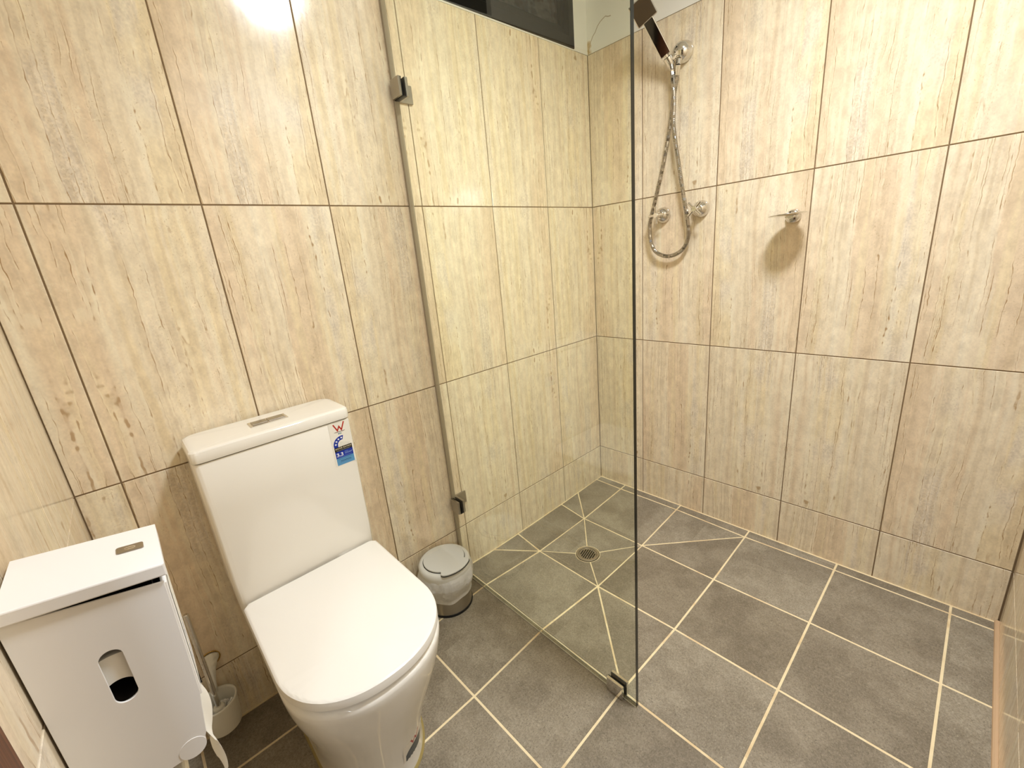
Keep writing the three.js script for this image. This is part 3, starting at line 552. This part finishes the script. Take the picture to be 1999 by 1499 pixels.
const rimPart = part('lid_rim', lathe([[0.083, 0.142], [0.0905, 0.142], [0.0925, 0.146], [RIM + 0.0022, 0.166], [RIM + 0.001, 0.176], [0.0875, 0.1818], [0.082, 0.1835], [0.05, 0.1842], [0, 0.1842]], 64), M.greyPlastic, bin);
{
  // flap: straight hinge at the back, round sides, a wide tab at the front edge
  const s = new THREE.Shape(), R = 0.0735, hinge = 0.054;                // shape y is towards the wall
  const a0 = Math.asin(hinge / R);
  s.moveTo(R * Math.cos(a0), hinge); s.lineTo(-R * Math.cos(a0), hinge);
  s.absarc(0, 0, R, Math.PI - a0, Math.PI + 0.83, false);
  s.lineTo(-0.058, -0.0665); s.quadraticCurveTo(-0.0575, -0.075, -0.0515, -0.0795);
  s.absarc(0, 0, 0.0948, Math.PI + 0.993, 2 * Math.PI - 0.993, false);
  s.quadraticCurveTo(0.0575, -0.075, 0.058, -0.0665); s.lineTo(R * Math.cos(-0.83), R * Math.sin(-0.83));
  s.absarc(0, 0, R, -0.83, a0, false);
  const turn = 0;
  const base = s.getPoints(20).map((p) => p.multiplyScalar(1.028));
  part('flap_gap', extrude(new THREE.Shape(base), 0.0012, 0).rotateX(-Math.PI / 2).rotateY(turn).translate(0, 0.1838, 0), new THREE.MeshStandardMaterial({ color: 0x24211e, roughness: 0.8 }), rimPart, 'dark joint round the flap');
  part('flap', extrude(s, 0.0030, 0.0010, 2, 24).rotateX(-Math.PI / 2).rotateY(turn).translate(0, 0.1858, 0), M.greyPlasticDark, rimPart, 'grey hinged flap');
}

// ------------------------------------------------------------------ shower fittings on the right wall (each built round a wall point, facing -x)
const HB = new THREE.Vector3(-0.055, 1.844, 0.384), HC = new THREE.Vector3(-0.145, 1.9715, 0.3455), EYE = camera.position;
void EYE;
const bracket = thing('shower_bracket', 'round chrome wall bracket that holds the hand shower', 'shower bracket', [0, 1.850, 0.4235]);
part('flange', lathe([[0, 0], [0.0355, 0], [0.0362, 0.003], [0.0355, 0.012], [0.031, 0.026], [0.023, 0.037], [0.012, 0.043], [0, 0.0445]], 40).rotateZ(Math.PI / 2), M.chrome, bracket);
part('holder', [bar([-0.028, -0.004, -0.004], [-0.038, -0.020, -0.026], 0.0115), lathe([[0.011, -0.016], [0.0145, -0.016], [0.016, 0.016], [0.0125, 0.016]], 24).applyQuaternion(new THREE.Quaternion().setFromUnitVectors(new THREE.Vector3(0, 1, 0), HC.clone().sub(HB).normalize())).translate(-0.0425, -0.025, -0.032)], M.chrome, bracket);
part('outlet', [bar([-0.026, -0.012, 0.000], [-0.036, -0.026, 0.000], 0.0105), bar([-0.036, -0.026, 0.000], [-0.038, -0.044, -0.001], 0.0092)], M.chrome, bracket, 'outlet for the hose');
const hand = thing('hand_shower', 'chrome hand shower with square head resting in the wall bracket', 'hand shower', [HB.x, HB.y, HB.z]);
{
  const a = HC.clone().sub(HB), L = a.length(); a.normalize();
  const n = new THREE.Vector3(-0.80, -0.42, 0.43); n.addScaledVector(a, -n.dot(a)).normalize();
  const s = new THREE.Vector3().crossVectors(a, n);
  const m = new THREE.Matrix4().makeBasis(s, a, n);
  const put = (g) => g.applyMatrix4(m);
  const h = 0.0365;
  part('handle', [put(rbox(-0.0185, 0.0185, 0.0, L - h + 0.004, -0.014, 0.006, 0.003))], M.chrome, hand);
  part('head', [put(rbox(-h, h, L - h, L + h, -0.020, 0.007, 0.006, 4))], M.chrome, hand);
  part('spray_face', [put(rbox(-h + 0.003, h - 0.003, L - h + 0.003, L + h - 0.003, 0.004, 0.0082, 0.002))], new THREE.MeshPhysicalMaterial({ color: 0x44351f, roughness: 0.42 }), hand, 'brown spray plate');
  part('hose_nut', [put(bar([0, 0.004, -0.001], [0, -0.030, -0.001], 0.0085).scale(1, 1, 1))], M.chrome, hand);
}
const hose = thing('shower_hose', 'ribbed chrome shower hose hanging in a long loop on the tiles', 'hose', [0, 0, 0]);
{
  const pts = [[-0.041, 1.820, 0.397], [-0.040, 1.795, 0.401], [-0.038, 1.70, 0.4085], [-0.036, 1.62, 0.4070], [-0.034, 1.48, 0.4300], [-0.032, 1.37, 0.4500], [-0.030, 1.26, 0.4700], [-0.028, 1.205, 0.4690], [-0.026, 1.165, 0.440], [-0.026, 1.149, 0.3860], [-0.027, 1.170, 0.334], [-0.029, 1.21, 0.3130], [-0.030, 1.276, 0.3080], [-0.030, 1.37, 0.3320], [-0.030, 1.495, 0.3650], [-0.028, 1.63, 0.3900], [-0.026, 1.71, 0.4000], [-0.030, 1.775, 0.4150], [-0.038, 1.806, 0.4225]].map((p) => new THREE.Vector3(...p));
  const curve = new THREE.CatmullRomCurve3(pts, false, 'centripetal'), N = 2600, ring = 12, r0 = 0.0078; curve.arcLengthDivisions = 4000; const len = curve.getLength();
  const P = curve.getSpacedPoints(N), F = curve.computeFrenetFrames(N), rings = [];
  for (let k = 0; k <= N; k++) {
    const ph = (k / N * len / 0.0062) % 1, r = r0 * (0.70 + 0.31 * Math.sqrt(Math.abs(Math.sin(Math.PI * ph)))), c = P[k], rg = [];
    for (let i = 0; i < ring; i++) { const a = i / ring * 6.28318; rg.push([0, 1, 2].map((j) => c.getComponent(j) + r * (Math.cos(a) * F.normals[k].getComponent(j) + Math.sin(a) * F.binormals[k].getComponent(j)))); }
    rings.push(rg.reverse());
  }
  part('hose', loft(rings, true, true, 2.2), new THREE.MeshStandardMaterial({ color: 0xa9a39a, metalness: 1, roughness: 0.16 }), hose);
  part('end_cone', [bar([-0.041, 1.826, 0.3955], [-0.0405, 1.795, 0.4008], 0.009), bar([-0.038, 1.806, 0.4225], [-0.031, 1.776, 0.4145], 0.0088)], M.chrome, hose);
}
function makeTap(label, y, z, tilt) {
  const t = thing('shower_tap', label, 'tap', [0, y, z], 0);
  part('flange', lathe([[0, 0], [0.031, 0], [0.0315, 0.003], [0.030, 0.010], [0.025, 0.020], [0.016, 0.028], [0.013, 0.032], [0, 0.032]], 40).rotateZ(Math.PI / 2), M.chrome, t);
  part('spindle', bar([-0.030, 0, 0], [-0.064, 0, 0], 0.0105), M.chrome, t);
  for (const q of [0, Math.PI / 2]) part('handle_bar', bar([-0.058, -0.033 * Math.sin(tilt + q), -0.033 * Math.cos(tilt + q)], [-0.058, 0.033 * Math.sin(tilt + q), 0.033 * Math.cos(tilt + q)], 0.0052), M.chrome, t);
  return t;
}
makeTap('chrome cross-handle shower tap behind the hose, nearer the corner', 1.310, 0.351, 0.05);
makeTap('chrome cross-handle shower tap just right of the hose loop', 1.314, 0.506, 0.80);
const dish = thing('soap_dish', 'round chrome soap dish on a short post right of the taps', 'soap dish', [0, 1.2500, 0.8185]);
part('flange', lathe([[0, 0], [0.0225, 0], [0.023, 0.003], [0.0215, 0.012], [0.016, 0.020], [0, 0.022]], 36).rotateZ(Math.PI / 2), M.chrome, dish);
part('post', [bar([-0.018, 0.0, 0], [-0.034, 0.0, 0], 0.009), rbox(-0.05, -0.024, -0.004, 0.002, -0.013, 0.013, 0.002)], M.chrome, dish);
part('plate', lathe([[0, -0.0020], [0.020, -0.0014], [0.040, 0.0004], [0.051, 0.0022], [0.0538, 0.0036], [0.0538, 0.0052], [0.0525, 0.0058], [0.051, 0.0052], ...[9, 8, 7, 6, 5, 4, 3, 2, 1, 0].map((k) => [0.0052 * k + 1e-5, 0.0006 + 0.0040 * (k / 9) ** 2])], 64).rotateX(-0.05).translate(-0.078, 0.0015, 0.002), M.chrome, dish, 'round plate seen edge on');

renderer.render(scene, camera);
